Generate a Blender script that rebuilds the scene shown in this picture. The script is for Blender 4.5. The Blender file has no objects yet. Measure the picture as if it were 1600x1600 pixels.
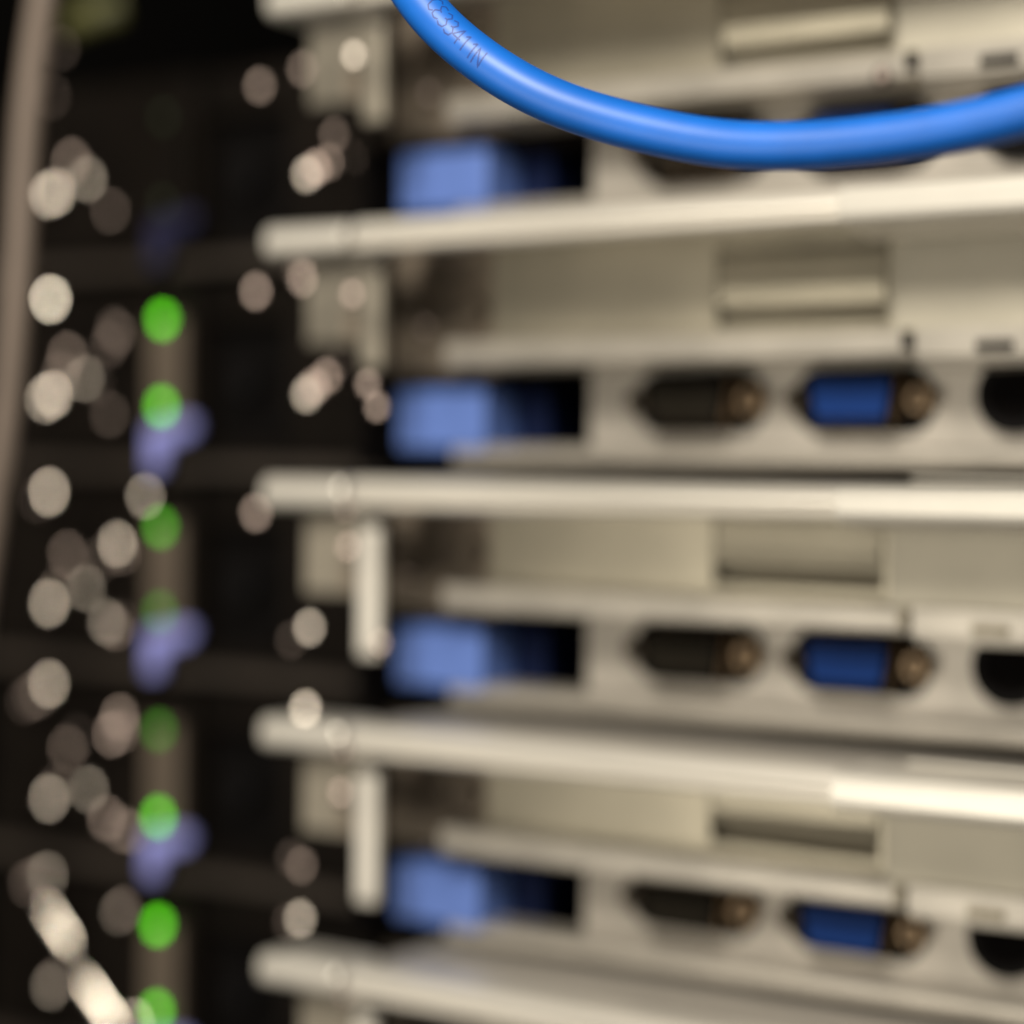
import bpy, bmesh, math, random
from mathutils import Vector, Matrix
random.seed(7)
S = 0.001                                   # everything below is written in millimetres
scn = bpy.context.scene
COL = scn.collection

# ------------------------------------------------------------------ camera
yaw, pitch, roll = math.radians(32.634), math.radians(1.117), math.radians(-0.642)
fw = Vector((-math.sin(yaw)*math.cos(pitch), math.cos(yaw)*math.cos(pitch), -math.sin(pitch)))
rt0 = Vector((math.cos(yaw), math.sin(yaw), 0)); dn0 = fw.cross(rt0)
rt = math.cos(roll)*rt0 + math.sin(roll)*dn0
dn = -math.sin(roll)*rt0 + math.cos(roll)*dn0
cam = bpy.data.cameras.new('camera'); cam_o = bpy.data.objects.new('camera', cam); COL.objects.link(cam_o)
cam_o.matrix_world = Matrix((( rt.x, -dn.x, -fw.x, 0), (rt.y, -dn.y, -fw.y, 0), (rt.z, -dn.z, -fw.z, 0), (0, 0, 0, 1)))
cam.sensor_width = 36; cam.lens = 74.91; cam.clip_start = 0.01; cam.clip_end = 20
cam.dof.use_dof = True; cam.dof.focus_distance = 0.275
cam.dof.aperture_fstop = 5.2; cam.dof.aperture_ratio = 1.2; cam.dof.aperture_blades = 0
scn.camera = cam_o

# ------------------------------------------------------------------ world and lamps
w = bpy.data.worlds.new('World'); scn.world = w; w.use_nodes = True
w.node_tree.nodes['Background'].inputs[0].default_value = (1.0, 0.86, 0.70, 1)
w.node_tree.nodes['Background'].inputs[1].default_value = 0.05
KEY = Vector((-60, -170, 330))

def lamp(name, loc, aim, size, power, colour, shape='DISK', size_y=None):
    l = bpy.data.lights.new(name, 'AREA'); l.shape = shape; l.size = size*S; l.energy = power; l.color = colour
    if size_y: l.size_y = size_y*S
    o = bpy.data.objects.new(name, l); COL.objects.link(o); o.location = Vector(loc)*S
    o.rotation_euler = (Vector(aim)-Vector(loc)).to_track_quat('-Z', 'Y').to_euler()
    return o
lamp('key_lamp', KEY, (-200, 325, 0), 200, 4.9, (1.0, 0.925, 0.79))
lamp('panel_fill_lamp', (-310, -240, -110), (-160, 325, -20), 260, 0.85, (1.0, 0.92, 0.77))  # added fill, set low where the steel panels mirror it

scn.render.engine = 'CYCLES'
scn.cycles.use_denoising = True
scn.cycles.use_adaptive_sampling = False
scn.cycles.denoising_prefilter = 'ACCURATE'
scn.cycles.sample_clamp_indirect = 4
scn.cycles.max_bounces = 6
vs = scn.view_settings; scn.display_settings.display_device = 'sRGB'
vs.view_transform = 'Standard'; vs.look = 'None'; vs.exposure = 0.0; vs.gamma = 1.0; vs.use_curve_mapping = False

# ------------------------------------------------------------------ materials
def mat(name, colour, metallic=0.0, rough=0.5, var=0.12, scale=60.0, stretch=(1, 1, 1), coat=0.0, spec=0.5, bump=0.0, emit=None, estr=0):
    m = bpy.data.materials.new(name); m.use_nodes = True; nt = m.node_tree; b = nt.nodes['Principled BSDF']
    b.inputs['Metallic'].default_value = metallic; b.inputs['Roughness'].default_value = rough
    b.inputs['Coat Weight'].default_value = coat; b.inputs['Specular IOR Level'].default_value = spec
    tc = nt.nodes.new('ShaderNodeTexCoord'); mp = nt.nodes.new('ShaderNodeMapping'); mp.inputs['Scale'].default_value = stretch
    nz = nt.nodes.new('ShaderNodeTexNoise'); nz.inputs['Scale'].default_value = scale; nz.inputs['Detail'].default_value = 4
    cr = nt.nodes.new('ShaderNodeValToRGB')
    cr.color_ramp.elements[0].position = .3; cr.color_ramp.elements[1].position = .7
    cr.color_ramp.elements[0].color = tuple(c*(1-var) for c in colour)+(1,)
    cr.color_ramp.elements[1].color = tuple(min(1, c*(1+var)) for c in colour)+(1,)
    nt.links.new(tc.outputs['Object'], mp.inputs[0]); nt.links.new(mp.outputs[0], nz.inputs['Vector'])
    nt.links.new(nz.outputs['Fac'], cr.inputs[0]); nt.links.new(cr.outputs[0], b.inputs['Base Color'])
    if bump:
        bp = nt.nodes.new('ShaderNodeBump'); bp.inputs['Strength'].default_value = bump; bp.inputs['Distance'].default_value = 0.0002
        nt.links.new(nz.outputs['Fac'], bp.inputs['Height']); nt.links.new(bp.outputs[0], b.inputs['Normal'])
    if emit:
        b.inputs['Emission Color'].default_value = (*emit, 1); b.inputs['Emission Strength'].default_value = estr
    return m
M = dict(
    lip=mat('polished_steel_lip', (.86, .82, .75), .40, .30, .10, 90, (.15, 1, 1)),
    lid=mat('bare_steel_lid', (.50, .47, .43), .35, .42, .08, 60),
    panel=mat('galvanised_panel', (.44, .405, .325), .75, .38, .28, 28),
    ledge=mat('galvanised_ledge', (.44, .41, .365), .45, .36, .16, 60),
    bracket=mat('galvanised_bracket', (.30, .27, .22), .30, .5, .15, 80),
    void=mat('black_cavity', (.004, .0035, .0035), 0, .9, spec=.05),
    black=mat('black_plastic', (.006, .0055, .006), 0, .7, spec=.1),
    insert=mat('black_connector_insert', (.010, .008, .005), 0, .7, spec=.12),
    vgablue=mat('blue_connector_insert', (.003, .028, .15), 0, .6, spec=.15),
    brass=mat('tinned_connector_shell', (.34, .24, .15), .7, .4),
    tab=mat('blue_plastic_handle', (.10, .175, .49), 0, .5, .14, spec=.3),
    clip=mat('periwinkle_plastic_tab', (.31, .33, .80), 0, .5, .05, spec=.3),
    psu=mat('unlit_psu_steel', (.006, .0045, .0035), 0, .7, .5, 60, spec=.08),  # lack of light in the rack put into a near-black colour
    tray=mat('dull_dark_tray', (.040, .031, .025), .1, .6, .3, 40),
    strip=mat('grey_brown_strip', (.115, .09, .07), .1, .55, .15, 50),
    chrome=mat('chrome_screw_head', (.80, .70, .64), 1.0, .08, .03),
    rosy=mat('warm_screw_head', (.80, .62, .58), 1.0, .08, .03),
    duller=mat('dull_screw_head', (.42, .34, .29), 1.0, .10, .03),
    cable=mat('blue_cable_jacket', (.002, .122, .55), 0, .46, .12, 90, spec=.6, bump=.25),
    ink=mat('dark_ink', (.008, .05, .27), 0, .5, .02),
    grey=mat('grey_cable_jacket', (.19, .15, .125), 0, .5, .1, 60),
    olive=mat('olive_cable_jacket', (.10, .10, .035), 0, .5, .1, 60),
    wire=mat('steel_braid', (.90, .82, .73), 1.0, .17, .05, 200),
    room=mat('unlit_rack_steel', (.003, .0027, .0025), 0, .9, .2, 10, spec=.05),  # near-black colour stands for the unlit depth of the rack
)
GREEN = (.075, .50, .003)
for n, s in (('bright', 8.0), ('medium', 4.0), ('dim', 1.6)):
    M['led_'+n] = mat('green_light_'+n, (.02, .1, .01), 0, .3, .02, emit=GREEN, estr=s)
M['led_off'] = mat('unlit_light', (.03, .05, .02), 0, .3)

# ------------------------------------------------------------------ mesh helpers
class MB:
    def __init__(s, origin=(0, 0, 0)): s.bm = bmesh.new(); s.o = Vector(origin)
    def box(s, x0, x1, y0, y1, z0, z1):
        v = [s.bm.verts.new((Vector((x, y, z))-s.o)*S) for x in (x0, x1) for y in (y0, y1) for z in (z0, z1)]
        for f in ((0, 1, 3, 2), (4, 6, 7, 5), (0, 4, 5, 1), (2, 3, 7, 6), (0, 2, 6, 4), (1, 5, 7, 3)):
            s.bm.faces.new([v[i] for i in f])
        return s
    def prism(s, pts, a, b, axis='x'):
        # pts: cross-section; extruded from a to b along the axis
        def P(p, t):
            return Vector((t, p[0], p[1])) if axis == 'x' else Vector((p[0], t, p[1]))
        A = [s.bm.verts.new((P(p, a)-s.o)*S) for p in pts]; B = [s.bm.verts.new((P(p, b)-s.o)*S) for p in pts]
        n = len(pts)
        for i in range(n):
            s.bm.faces.new((A[i], A[(i+1) % n], B[(i+1) % n], B[i]))
        s.bm.faces.new(A[::-1]); s.bm.faces.new(B)
        return s
    def cyl(s, c, axis, r, h, n=24, r2=None):
        ax = Vector(axis).normalized(); q = ax.to_track_quat('Z', 'Y'); r2 = r if r2 is None else r2
        A, B = [], []
        for i in range(n):
            a = 2*math.pi*i/n; d = q @ Vector((math.cos(a), math.sin(a), 0))
            A.append(s.bm.verts.new((Vector(c)+d*r-s.o)*S)); B.append(s.bm.verts.new((Vector(c)+d*r2+ax*h-s.o)*S))
        for i in range(n): s.bm.faces.new((A[i], A[(i+1) % n], B[(i+1) % n], B[i]))
        s.bm.faces.new(A[::-1]); s.bm.faces.new(B)
        return s
    def dome(s, c, axis, R, half, n=20, rings=5, skirt=1.2):
        # shallow polished cap of curvature radius R on a short shank
        ax = Vector(axis).normalized(); q = ax.to_track_quat('Z', 'Y'); th = math.asin(min(.95, half/R)); c = Vector(c)
        top = s.bm.verts.new((c-s.o)*S); prev = None
        for k in range(1, rings+2):
            if k <= rings: t = th*k/rings; rr, zz = R*math.sin(t), R*math.cos(t)-R
            else: rr, zz = half, R*math.cos(th)-R-skirt
            ring = [s.bm.verts.new((c+q @ Vector((rr*math.cos(2*math.pi*i/n), rr*math.sin(2*math.pi*i/n), zz))-s.o)*S) for i in range(n)]
            for i in range(n):
                j = (i+1) % n
                if prev is None: s.bm.faces.new((top, ring[i], ring[j]))
                else: s.bm.faces.new((prev[i], ring[i], ring[j], prev[j]))
            prev = ring
        s.bm.faces.new(prev[::-1])
        return s
    def obj(s, name, m, parent=None, bevel=0, smooth=False):
        bmesh.ops.recalc_face_normals(s.bm, faces=s.bm.faces)
        me = bpy.data.meshes.new(name); s.bm.to_mesh(me); s.bm.free(); me.materials.append(M[m])
        if smooth:
            for p in me.polygons: p.use_smooth = True
        o = bpy.data.objects.new(name, me); COL.objects.link(o)
        if parent: o.parent = parent
        else: o.location = s.o*S
        if bevel:
            b = o.modifiers.new('bevel', 'BEVEL'); b.width = bevel*S; b.segments = 2; b.limit_method = 'ANGLE'
        return o

def spline(pts, n):
    P = [Vector(p) for p in pts]; out = []
    P = [2*P[0]-P[1]]+P+[2*P[-1]-P[-2]]
    for i in range(1, len(P)-2):
        for k in range(n):
            t = k/n; a, b, c, d = P[i-1:i+3]
            out.append(.5*((2*b)+(c-a)*t+(2*a-5*b+4*c-d)*t*t+(3*b-a-3*c+d)*t**3))
    out.append(P[-2]); return out

def tube(name, pts, r, m, n=10, sides=28, parent=None, relax=0):
    path = spline(pts, n)
    for _ in range(relax):
        path = [path[0]]+[(path[i-1]+path[i]*2+path[i+1])/4 for i in range(1, len(path)-1)]+[path[-1]]
    o0 = path[len(path)//2].copy(); bm = bmesh.new(); prev = None
    up = Vector((.3, -1, .2)).normalized(); rings = []
    for i, p in enumerate(path):
        t = (path[min(i+1, len(path)-1)]-path[max(i-1, 0)]).normalized()
        u = (up-t*up.dot(t)).normalized(); v = t.cross(u); up = u
        rings.append([bm.verts.new((p+(u*math.cos(a)+v*math.sin(a))*r-o0)*S) for a in [2*math.pi*k/sides for k in range(sides)]])
    for A, B in zip(rings, rings[1:]):
        for k in range(sides): bm.faces.new((A[k], A[(k+1) % sides], B[(k+1) % sides], B[k]))
    bm.faces.new(rings[0][::-1]); bm.faces.new(rings[-1])
    bmesh.ops.recalc_face_normals(bm, faces=bm.faces)
    me = bpy.data.meshes.new(name); bm.to_mesh(me); bm.free(); me.materials.append(M[m])
    for p in me.polygons: p.use_smooth = True
    o = bpy.data.objects.new(name, me); COL.objects.link(o); o.location = o0*S
    if parent: o.parent = parent
    return o, path, o0

def empty(name, loc, label, cat, group=None):
    o = bpy.data.objects.new(name, None); COL.objects.link(o); o.location = Vector(loc)*S; o.empty_display_size = .01
    o['label'] = label; o['category'] = cat
    if group: o['group'] = group
    return o
def tag(o, label, cat, group=None):
    o['label'] = label; o['category'] = cat
    if group: o['group'] = group
    return o
def kids(o): return [c for c in bpy.data.objects if c.parent == o]
def copy_tree(o, parent=None):
    c = o.copy(); COL.objects.link(c)
    if parent: c.parent = parent
    for ch in kids(o): copy_tree(ch, c)
    return c
def to_lamp(P):
    # how a screw head at P is tilted: half way between key lamp and camera, so that it glints
    P = Vector(P); return ((KEY-P).normalized()+(-P).normalized()).normalized()

# ------------------------------------------------------------------ the setting: inside of the rack
U = 44.45; Z0 = 40.8
rb = MB((-150, 560, -60)); rb.box(-420, 140, 560, 566, -420, 320)
o = rb.obj('rack_interior_wall', 'room'); o['kind'] = 'structure'
rb = MB((-410, 450, -60)); rb.box(-416, -410, 340, 560, -420, 320)
o = rb.obj('rack_side_wall', 'room'); o['kind'] = 'structure'

# ------------------------------------------------------------------ one server, seen from behind
OX, OY = -150, 321
def make_server():
    r = empty('rack_server', (OX, OY, Z0), '', 'server', 'rack servers stacked one above the other')
    O = (OX, OY, 0)
    def mb(): return MB(O)
    XR = -40
    # top cover with its rolled rear lip
    m = mb(); m.box(-229, XR, 309.5, 560, 1.6, 2.5); m.obj('top_cover', 'lid', r)
    prof = [(312, 2.6), (307.2, 2.6), (306.2, 2.35), (305.6, 1.9), (305.3, 1.5), (305.0, 1.45), (304.6, 1.1), (304.4, .5), (304.5, -.2), (304.9, -.7), (305.4, -.85), (305.4, -1.0), (304.9, -1.25), (304.8, -1.8), (305.1, -2.3), (305.8, -2.65), (306.6, -2.7), (309, -2.5), (309.4, 1.5), (312, 1.5)]
    m = mb(); m.prism(prof, -229.6, -135.6); m.obj('cover_lip', 'lip', r, .15)
    prof = [(316, 2.7), (304, 2.7), (302.8, 2.2), (302.4, 1.2), (302.4, -1.6), (302.9, -2.6), (304, -3.2), (315.5, -4.6), (316, -4.2)]
    m = mb(); m.prism(prof, -135.0, XR); m.obj('cover_latch', 'lip', r, .25).data.materials[0] = M['latchlip']
    m = mb(); m.box(-127, XR, 313.5, 315.8, 2.75, 3.3); m.obj('lid_edge_glint', 'latchlip', r, .3)  # pale strip standing in for glints along the lid edge
    # left slide bracket
    prof = [(318, 2.3), (306.6, 2.3), (305.3, 1.7), (304.9, .6), (304.9, -1.2), (305.5, -2.1), (306.8, -2.6), (318, -2.6)]
    m = mb(); m.prism(prof, -250.2, -231.8); b = m.obj('slide_bracket', 'lip', r, .8)
    m = mb(); m.box(-245.5, -230.4, 312, 313.2, -18.5, -4); m.obj('bracket_plate', 'bracket', b, .3)
    m = mb(); m.box(-236.4, -232.6, 311.5, 311.95, -17.5, -12.5); m.obj('bracket_dark_patch', 'darksteel', b)  # raised dark patch standing in for a shaded slot
    m = mb(); m.box(-229.3, -224.6, 306.5, 309, -29.2, -6); m.obj('bracket_flange', 'lip', b, .6)
    # upper rear panel with a slot cover in it
    m = mb()
    m.box(-214, -168.2, 327, 328, -22, 1.5); m.box(-168.2, -136.8, 327, 328, -22, -15.6); m.box(-136.8, XR, 327, 328, -22, 1.5)
    m.box(-168.2, -136.8, 327, 328, -2.6, 1.5)
    m.obj('rear_panel', 'panel', r)
    m = mb(); m.box(-239, -214.1, 329.5, 330.5, -23, 1.5); m.cyl((-219, 329.4, -12), (0, -1, 0), 2.4, 2.5, 16); m.obj('side_plate', 'darksteel', r, .3)  # darker plate stands in for the panel fading out to the left
    m = mb(); m.prism([(327.6, -3.0), (327.0, -4.0), (326.6, -9.5), (327.4, -12.6), (331, -13.2), (331, -3.2)], -167.9, -137.1); m.obj('slot_cover', 'panel', r, .3)
    m = mb(); m.box(-169, -136, 331.5, 332.5, -17, -2); m.obj('slot_cavity', 'slotshade', r)
    m = mb(); m.box(-134.2, XR, 322.4, 326.9, -22, 1.4); m.obj('cover_plate', 'panel2', r, .4)
    m = mb()
    m.box(-221, -129.7, 320.9, 336.9, -21.9, -17.6); m.obj('ledge', 'ledge', r, .9)
    m = mb(); m.box(-129.6, XR, 320.9, 322.3, -22.2, -17.4)
    m.box(-129.6, XR, 322.4, 336.9, -23.2, -22.05)
    m.obj('ledge_end', 'ledge', r, .3)
    m = mb(); m.box(-119.4, -113.2, 320.3, 320.85, -21.3, -19.7); m.box(-131.8, -129.9, 320.3, 320.85, -20.6, -17.8); m.obj('vent_slot', 'void', r, .2)  # dark blocks on the ledge face stand in for shaded openings
    # port panel, lower lip
    m = mb(); m.box(-199, XR, 337, 338, -39, -22); m.obj('port_panel', 'portpanel', r)
    m = mb(); m.prism([(337, -36.4), (329, -36.4), (328.1, -36.9), (327.9, -38), (328.1, -39.2), (329, -39.8), (336.8, -39.8)], -223.5, XR); m.obj('base_lip', 'ledge', r, .3)
    # black power recess with its blue release handle
    m = mb(); m.box(-243, -199.4, 352, 353, -41, -22.5); m.box(-199.6, -199, 338.1, 352, -41, -22); m.box(-243, -242, 325, 352, -41, -24)
    m.box(-242, -199.7, 338, 352, -41.0, -40); m.obj('recess', 'void', r)
    m = mb(); m.box(-236.0, -216.0, 327.5, 343, -37.0, -26.0); h = m.obj('release_handle', 'tab', r, .6)
    m = mb(); m.box(-215.4, -208.5, 338, 350, -36.6, -26.2); m.obj('handle_shaded_side', 'tabshade', h, .6)  # dark block standing in for the handle's side face in shadow
    # sockets
    def dsub(name, cx, cz, ins):
        m = mb(); pts = []
        for i in range(28):                                  # dark flange cut-out with round ends
            a = 2*math.pi*i/28; pts.append((cx+(7.3*(1 if math.cos(a) > 0 else -1))+5.7*math.cos(a), cz+5.9*math.sin(a)))
        m.prism(pts, 336.4, 336.95, 'y'); d = m.obj(name, 'void', r)
        def D(wt, wb, h):
            return [(cx-wt, cz+h), (cx+wt, cz+h), (cx+wt*.99, cz+h*.5), (cx+wb, cz-h), (cx-wb, cz-h), (cx-wt*.99, cz+h*.5)]
        m = mb(); m.prism(D(8.2, 7.0, 4.0), 331.3, 336.3, 'y'); m.obj('shell', 'brass', d, .5)
        m = mb(); m.prism(D(8.1, 7.0, 3.95), 330.9, 331.25, 'y'); m.obj('collar', 'void', d, .2)
        m = mb(); m.prism(D(7.1, 6.1, 3.35), 330.5, 330.85, 'y'); m.obj('insert', ins, d, .2)
        for sx in (-1, 1):
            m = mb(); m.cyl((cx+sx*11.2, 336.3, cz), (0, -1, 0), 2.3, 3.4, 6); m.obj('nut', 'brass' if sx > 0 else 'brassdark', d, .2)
            m = mb(); m.cyl((cx+sx*11.2, 332.85, cz), (0, -1, 0), 1.3, .1, 16); m.obj('thread_hole', 'void', d)
    dsub('serial_port', -176.2, -28.2, 'insert')
    dsub('video_port', -145.0, -28.2, 'vgablue')
    m = mb(); m.cyl((-118.3, 336.9, -27.6), (0, -1, 0), 6.6, 1.6, 32); d = m.obj('round_port', 'black', r, .3)
    m = mb(); m.cyl((-118.3, 335.2, -27.6), (0, -1, 0), 4.4, .3, 32); m.obj('port_face', 'void', d)
    return r
M['latchlip'] = mat('bright_steel_latch', (.72, .69, .63), .3, .34, .04, 90)
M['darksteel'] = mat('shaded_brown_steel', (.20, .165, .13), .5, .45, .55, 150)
M['bracketshade'] = mat('shaded_bracket_steel', (.215, .195, .16), .3, .5, .6, 110)  # dimmer light on the upper brackets put into a darker colour
M['slotshade'] = mat('slot_shade_steel', (.26, .23, .17), .3, .6)  # shadow in the slot gap put into a darker steel
M['panel2'] = mat('plain_cover_steel', (.45, .42, .35), .55, .48, .10, 45)
M['portpanel'] = mat('port_panel_steel', (.43, .40, .36), .40, .42, .25, 40)
M['tabshade'] = mat('shaded_blue_plastic', (.003, .009, .045), 0, .7, .05, spec=.15)  # handle blue with the side's shadow in the colour
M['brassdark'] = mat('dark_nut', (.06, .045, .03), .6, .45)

base = make_server()
server_labels = ['steel server at the top, its ports half hidden by the blue cable',
                 'steel server second from the top, just under the blue cable, ports fully in view',
                 'steel server in the middle, level with the camera, top lip running straight across',
                 'steel server whose blue video port is half hidden under its ledge, second from the bottom',
                 'lowest steel server, only the flat top cover and bright lip showing']
# per server: mounting play of the cover lip, in mm
play = [0.2, 0.75, -0.75, -0.6, 0.1]
servers = []
for i, k in enumerate((-1, 0, 1, 2, 3)):
    s = base if i == 0 else copy_tree(base)
    s.location.z = (Z0-k*U)*S; s['label'] = server_labels[i]; servers.append(s)
for s, p in zip(servers, play):
    for c in kids(s):
        if c.name.split('.')[0] in ('cover_lip', 'cover_latch', 'slide_bracket', 'top_cover'): c.location.z += p*S

# screws on the slide brackets: (server, X, Y, Z world, highlight brightness, material)
def screw(parent, P, R, m='chrome', name='screw'):
    # R grades the highlight's brightness, which is put into the head's colour
    pl = parent.location/S
    if parent.parent: pl = pl+parent.parent.location/S
    mm = MB(pl); n = to_lamp(P)
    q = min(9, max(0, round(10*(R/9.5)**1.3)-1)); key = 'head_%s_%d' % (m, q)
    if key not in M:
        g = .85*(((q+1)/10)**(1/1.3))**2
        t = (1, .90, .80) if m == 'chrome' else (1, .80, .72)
        M[key] = mat('screw_glint_%s_%d' % (m, q), tuple(g*c for c in t), 1.0, .24, .25)
    mm.dome(P, n, 9.5, 1.35); return mm.obj(name, key, parent, smooth=True)

# ------------------------------------------------------------------ power supplies on the left
PX, PY = -316, 352
def make_psu():
    r = empty('power_supply', (PX, PY, Z0), '', 'power supply', 'power supplies down the left side')
    O = (PX, PY, 0)
    def mb(): return MB(O)
    m = mb(); m.box(-375, -322.2, 357.5, 500, -41, 1); m.box(-322.2, -309.5, 355, 500, -41, 1)
    m.box(-309.5, -286.5, 357.5, 500, -8.6, 1); m.box(-309.5, -286.5, 357.5, 500, -41, -36); m.box(-286.5, -262, 357.5, 500, -41, 1)
    m.obj('housing', 'psu', r, .4)
    m = mb(); m.box(-380, -258, 352, 357.3, -42.6, -39.6); m.obj('tray', 'tray', r, .5)
    m = mb(); m.box(-321.6, -311.8, 352.4, 354.9, -38, -8.6); m.obj('front_strip', 'strip', r, .5)
    m = mb(); m.box(-309.4, -286.6, 362, 363, -35.9, -8.7); m.obj('power_socket', 'void', r)
    m = mb(); m.cyl((-298, 361.9, -22), (0, -1, 0), 3.0, 5, 20); m.obj('socket_pin_guard', 'black', r)
    # blue release tab: an arm along the top, a thumb pad hanging from its left end
    m = mb(); m.prism([(-317.9, -32.4), (-306.0, -30.2), (-303.4, -31.4), (-304.4, -33.8), (-311.8, -36.0), (-313.4, -41.8), (-317.9, -41.8)], 347.6, 350.2, 'y'); m.obj('release_tab', 'clip', r, .8)
    return r
psu = make_psu()
psu_labels = ['dark power supply at the top left, both lights off and its blue tab hardly visible',
              'dark power supply with two bright green lights, uppermost lit one',
              'dark power supply with a mid green light above a faint one',
              'dark power supply with a faint green light above a bright one, second from the bottom',
              'dark power supply at the bottom left beside the shiny wire']
psus = []
for i, k in enumerate((-1, 0, 1, 2, 3)):
    s = psu if i == 0 else copy_tree(psu)
    s.location.z = (Z0-k*U)*S; s['label'] = psu_labels[i]; psus.append(s)
for c in kids(psus[0]):
    if c.name.startswith('release_tab'):
        c.data = c.data.copy(); c.data.materials[0] = mat('darker_plastic_tab', (.012, .012, .05), 0, .6)  # top tab is the same part in a darker colour
for c in kids(psus[0]):
    if c.name.startswith('front_strip'):
        c.data = c.data.copy(); c.data.materials[0] = M['psu']
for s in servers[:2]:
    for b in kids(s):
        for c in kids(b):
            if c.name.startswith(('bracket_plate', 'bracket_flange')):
                c.data = c.data.copy(); c.data.materials[0] = M['bracketshade']
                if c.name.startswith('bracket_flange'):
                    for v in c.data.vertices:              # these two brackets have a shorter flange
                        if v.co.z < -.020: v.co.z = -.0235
for s in servers[2:]:
    for c in kids(s):
        if c.name.startswith('vent_slot'):
            c.data = c.data.copy(); c.data.materials[0] = M['slotshade']
led = [('led_off', 'led_off'), ('led_bright', 'led_bright'), ('led_medium', 'led_dim'), ('led_dim', 'led_bright'), ('led_bright', 'led_bright')]
lz = [[(31.7+U), (12.8+U)], [32.2, 13.1], [-13.3, -32.0], [-57.9, -77.1], [-101.0, -120.0]]
for i, s in enumerate(psus):
    for j in range(2):
        m = MB(s.location/S); m.dome((-316.4, 351.0, lz[i][j]), (0.45, -1, 0), 1.6, 1.25, skirt=1.4)
        m.obj('indicator_light', led[i][j], s, smooth=True)

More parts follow.
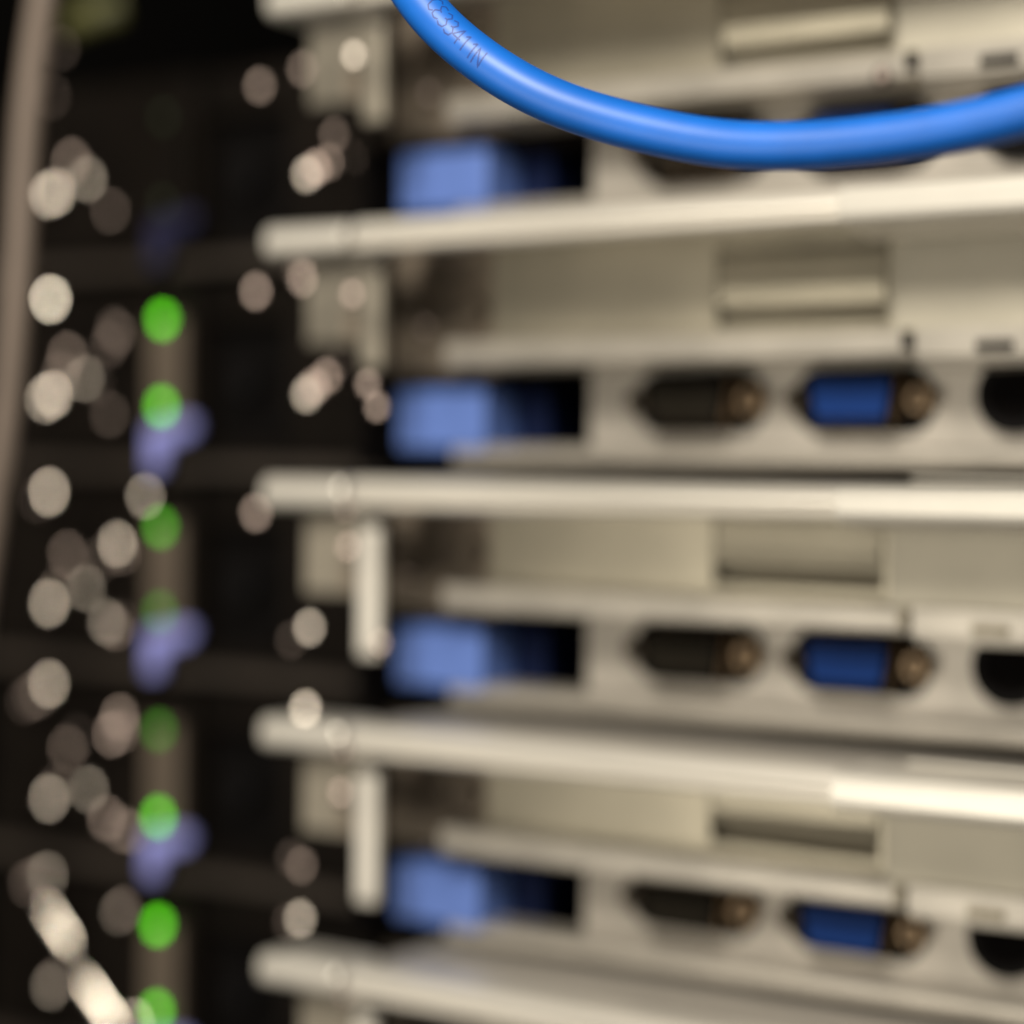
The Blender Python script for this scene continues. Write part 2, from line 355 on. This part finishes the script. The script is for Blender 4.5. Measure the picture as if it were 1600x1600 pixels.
# screw heads added to give the blurred highlights, measured in rack millimetres (unit, X, Z, highlight brightness)
A_ = M
heads = """
p 0 -345.4 353 68.8 3.53 rosy
p 0 -352.3 353 61.6 6.10 chrome
p 0 -350.3 353 62.2 5.73 chrome
p 0 -340.4 353 64.5 4.41 chrome
p 0 -333.3 353 57.0 2.42 rosy
p 1 -351.7 353 37.9 9.50 chrome
p 1 -331.9 353 30.6 2.91 rosy
p 1 -333.4 353 27.2 2.42 rosy
p 1 -346.2 353 25.0 3.96 rosy
p 1 -353.1 353 15.1 5.73 chrome
p 1 -350.7 353 16.2 6.10 chrome
p 1 -340.6 353 19.7 4.41 chrome
p 1 -333.3 353 11.5 2.42 rosy
p 2 -351.7 353 -6.1 7.01 chrome
p 2 -322.4 353 -6.6 4.41 chrome
p 2 -330.7 353 -17.4 6.61 chrome
p 2 -334.7 353 -20.4 2.91 rosy
p 2 -345.7 353 -20.2 3.53 rosy
p 2 -340.1 353 -27.6 4.76 chrome
p 2 -351.4 353 -31.6 6.61 chrome
p 2 -333.6 353 -35.0 4.88 chrome
p 2 -330.9 353 -36.0 3.53 rosy
p 3 -351.2 353 -50.1 7.27 chrome
p 3 -356.9 353 -53.5 2.91 rosy
p 3 -329.5 353 -56.0 3.53 rosy
p 3 -331.8 353 -60.0 3.53 rosy
p 3 -345.3 353 -64.3 3.96 rosy
p 3 -338.9 353 -72.9 4.76 chrome
p 3 -351.0 353 -76.3 6.10 chrome
p 3 -333.1 353 -79.1 3.75 rosy
p 3 -328.5 353 -81.0 3.22 rosy
p 4 -351.6 353 -94.1 5.73 chrome
p 4 -357.3 353 -96.5 2.42 rosy
p 4 -329.0 353 -99.7 5.12 chrome
p 4 -350.2 353 -119.4 5.12 chrome
p 4 -324.2 353 -123.6 5.73 chrome
s 0 -271.9 330 75.8 2.81 rosy
s 0 -231.3 307 74.1 3.28 chrome
s 0 -252.9 330 64.6 2.52 rosy
s 0 -259.8 330 57.5 4.76 chrome
s 0 -257.6 330 58.6 3.75 rosy
s 0 -254.4 330 59.6 2.81 rosy
s 0 -248.1 330 60.7 3.22 rosy
s 0 -261.1 330 78.1 2.81 rosy
s 1 -272.4 330 35.1 3.42 rosy
s 1 -260.6 330 37.2 3.42 rosy
s 1 -231.2 307 31.4 2.95 rosy
s 1 -259.4 330 14.5 4.76 chrome
s 1 -257.4 330 16.1 3.42 rosy
s 1 -254.3 330 18.0 3.42 rosy
s 1 -247.3 330 17.9 2.81 rosy
s 1 -225.4 307 11.1 2.39 rosy
s 2 -271.9 330 -9.0 3.42 rosy
s 2 -231.5 307 -14.0 2.63 rosy
s 2 -258.2 330 -31.2 4.88 chrome
s 2 -224.3 307 -31.0 3.25 rosy
s 2 -259.0 330 -47.3 5.73 chrome
s 3 -232.7 307 -58.5 2.33 rosy
s 3 -259.6 330 -78.1 2.23 rosy
s 3 -259.8 330 -88.7 4.41 chrome
s 4 -231.4 307 -95.2 1.55 rosy
p 0 -347.0 351 94.2 1.87 rosy
p 0 -349.9 351 83.6 1.62 rosy
p 1 -329.5 351 29.5 2.23 rosy
p 1 -335.5 351 18.3 1.87 rosy
p 1 -346.1 351 20.6 2.52 rosy
p 2 -353.1 351 -7.8 1.62 rosy
p 2 -327.4 351 -19.0 2.52 rosy
p 2 -347.2 351 -28.7 2.91 rosy
p 2 -341.0 351 -22.0 1.87 rosy
p 2 -327.3 351 -34.6 1.62 rosy
p 3 -352.2 351 -52.3 2.71 rosy
p 3 -356.7 351 -54.1 1.62 rosy
p 3 -327.0 351 -58.5 2.52 rosy
p 3 -340.6 351 -60.9 1.62 rosy
p 3 -346.8 351 -73.4 2.71 rosy
p 3 -323.9 351 -81.0 2.23 rosy
p 4 -352.3 351 -94.4 2.23 rosy
p 4 -326.2 351 -98.3 2.23 rosy
p 4 -346.4 351 -116.8 2.52 rosy
p 4 -334.1 351 -119.4 1.87 rosy
s 0 -228.2 326 70.1 1.61 rosy
s 0 -207.7 326 65.4 3.75 rosy
s 0 -135.5 320 64.1 1.96 rosy
s 1 -232.0 326 31.5 1.45 rosy
s 1 -228.3 326 26.7 1.45 rosy
s 1 -261.8 330 38.5 2.05 rosy
s 1 -227.5 307 15.2 2.39 rosy
s 1 -251.5 330 20.1 2.05 rosy
s 2 -237.0 320 -30.2 1.82 rosy
s 2 -262.7 330 -33.9 1.70 rosy
s 2 -229.9 304 -7.2 1.53 rosy
s 3 -262.2 330 -76.9 2.05 rosy
s 3 -230.1 304 -50.1 1.70 rosy
s 3 -233.6 330 -67.7 1.53 rosy
s 4 -262.8 330 -89.7 1.70 rosy
s 2 -231.4 326 -20.1 1.61 rosy
s 0 -256.8 330 72.5 1.53 rosy
"""
for line in heads.strip().splitlines():
    kind, i, X, Y, Z, R, mt = line.split()
    i = int(i); X, Y, Z, R = map(float, (X, Y, Z, R))
    if kind == 'p': screw(psus[i], (X, Y, Z), R, mt)
    else:
        b = [c for c in kids(servers[i]) if c.name.startswith('slide_bracket')][0]
        screw(b, (X, Y, Z), R, mt)

# ------------------------------------------------------------------ cables
def ray(u, v, z): return z*(fw+rt*(u/3329.5)+dn*(v/3329.5))
# the loop's centre line in rack millimetres
cpts = [tuple(ray(a-800, b-800, 276+(z-246)*1.0)) for a, b, z in ((560, -190, 257), (600, -92, 252), (646, -2, 248), (710, 66, 245), (814, 139, 242.5), (919, 183, 239), (1093, 222, 233), (1187, 232, 229), (1380, 223, 222), (1606, 181, 213), (1830, 105, 204), (2050, 10, 196))]
blue, path, o0 = tube('network_cable', cpts, 2.94, 'cable', 14, 48, relax=150)
tag(blue, 'thick glossy blue network cable looping across the top, printed with small dark digits', 'cable')
GL = {  # stroke glyphs in a 0.6 x 1 box
    'C': [[(.55, .85), (.35, 1), (.1, .85), (0, .5), (.1, .15), (.35, 0), (.55, .15)]],
    'E': [[(.5, .95), (.2, 1), (.05, .8), (.25, .55), (.4, .52)], [(.25, .55), (.02, .35), (.05, .1), (.3, 0), (.55, .1)]],
    '3': [[(.05, .9), (.3, 1), (.5, .8), (.35, .55), (.2, .52)], [(.35, .55), (.55, .3), (.45, .06), (.2, 0), (.0, .12)]],
    '4': [[(.42, 0), (.42, 1), (.0, .35), (.58, .35)]],
    '1': [[(.12, .8), (.32, 1), (.32, 0)]],
    'N': [[(0, 0), (0, 1), (.5, 0), (.5, 1)]]}
def print_text(text, start, h, pitch, a0, a1, parent):
    # arc-length table along the cable, text wrapped on the jacket
    L = [0]
    for a, b in zip(path, path[1:]): L.append(L[-1]+(b-a).length)
    def frame(s):
        for i in range(len(L)-1):
            if L[i+1] >= s: break
        t = (s-L[i])/(L[i+1]-L[i]); p = path[i].lerp(path[i+1], t); T = (path[i+1]-path[i]).normalized()
        n = (-p).normalized(); n = (n-T*n.dot(T)).normalized(); return p, T, n, -T.cross(n)   # n to the aisle, last: up
    bm = bmesh.new()
    n = len(text)
    for ci, ch in enumerate(text):
        for st in GL[ch]:
            pts = []
            for (x0, y0), (x1, y1) in zip(st, st[1:]):
                for q in range(6): pts.append((x0+(x1-x0)*q/6, y0+(y1-y0)*q/6))
            pts.append(st[-1]); prev = None
            for pi, (x, y) in enumerate(pts):
                qx, qy = pts[min(pi+1, len(pts)-1)]; ox, oy = pts[max(pi-1, 0)]
                d = Vector((qx-ox, qy-oy)).normalized(); nn = Vector((-d.y, d.x))*.045
                row = []
                for sgn in (-1, 1):
                    gx, gy = (x+nn.x*sgn)*h, (y-.5+nn.y*sgn)*h
                    p, T, nv, up = frame(start+ci*pitch+gx)
                    if up.z < 0: up = -up
                    ang = a0+(a1-a0)*ci/(n-1)+gy/2.94
                    row.append(bm.verts.new((p+(nv*math.cos(ang)+up*math.sin(ang))*2.953-o0)*S))
                if prev: bm.faces.new((prev[0], prev[1], row[1], row[0]))
                prev = row
    me = bpy.data.meshes.new('printing'); bm.to_mesh(me); bm.free(); me.materials.append(M['ink'])
    o = bpy.data.objects.new('printing', me); COL.objects.link(o); o.parent = parent
# start of the printing: about where the loop enters the picture
acc = 0; s0 = None
for a, b in zip(path, path[1:]):
    if s0 is None and (b-Vector(cpts[2])).length < 1.5: s0 = acc
    acc += (b-a).length
print_text('CE33411N', s0+5.2, 2.3, 1.39, .50, .03, blue)

g, _, _ = tube('grey_cable', [(-296, 300, 130), (-300.6, 300, 96), (-304.0, 300, 78), (-306.2, 300, 60), (-307.8, 300, 36), (-310.4, 300, 12), (-314.5, 300, -10), (-322, 300, -50), (-330, 300, -110)], 2.7, 'grey')
tag(g, 'dull grey cable hanging down the left edge in front of the power supplies', 'cable')
wv, _, _ = tube('steel_wire', [(-350.6, 351.9, -101), (-347, 352.3, -105), (-343.4, 352.8, -109.0)], 1.7, 'wire')
tag(wv, 'short shiny wire end slanting at the bottom left, upper of two', 'wire', 'shiny wires at the bottom left')
wv, _, _ = tube('steel_wire', [(-338.8, 351.9, -116), (-335, 352.3, -119.6), (-329, 353, -126)], 1.7, 'wire')
tag(wv, 'shiny wire slanting out of the photo at the bottom left, lower of two', 'wire', 'shiny wires at the bottom left')
ol, _, _ = tube('olive_cable', [(-338, 346, 97.5), (-333, 343, 97.8), (-328, 343, 98.6), (-323, 346, 100)], 3.2, 'olive')
tag(ol, 'dim olive green cable in the top left corner', 'cable')
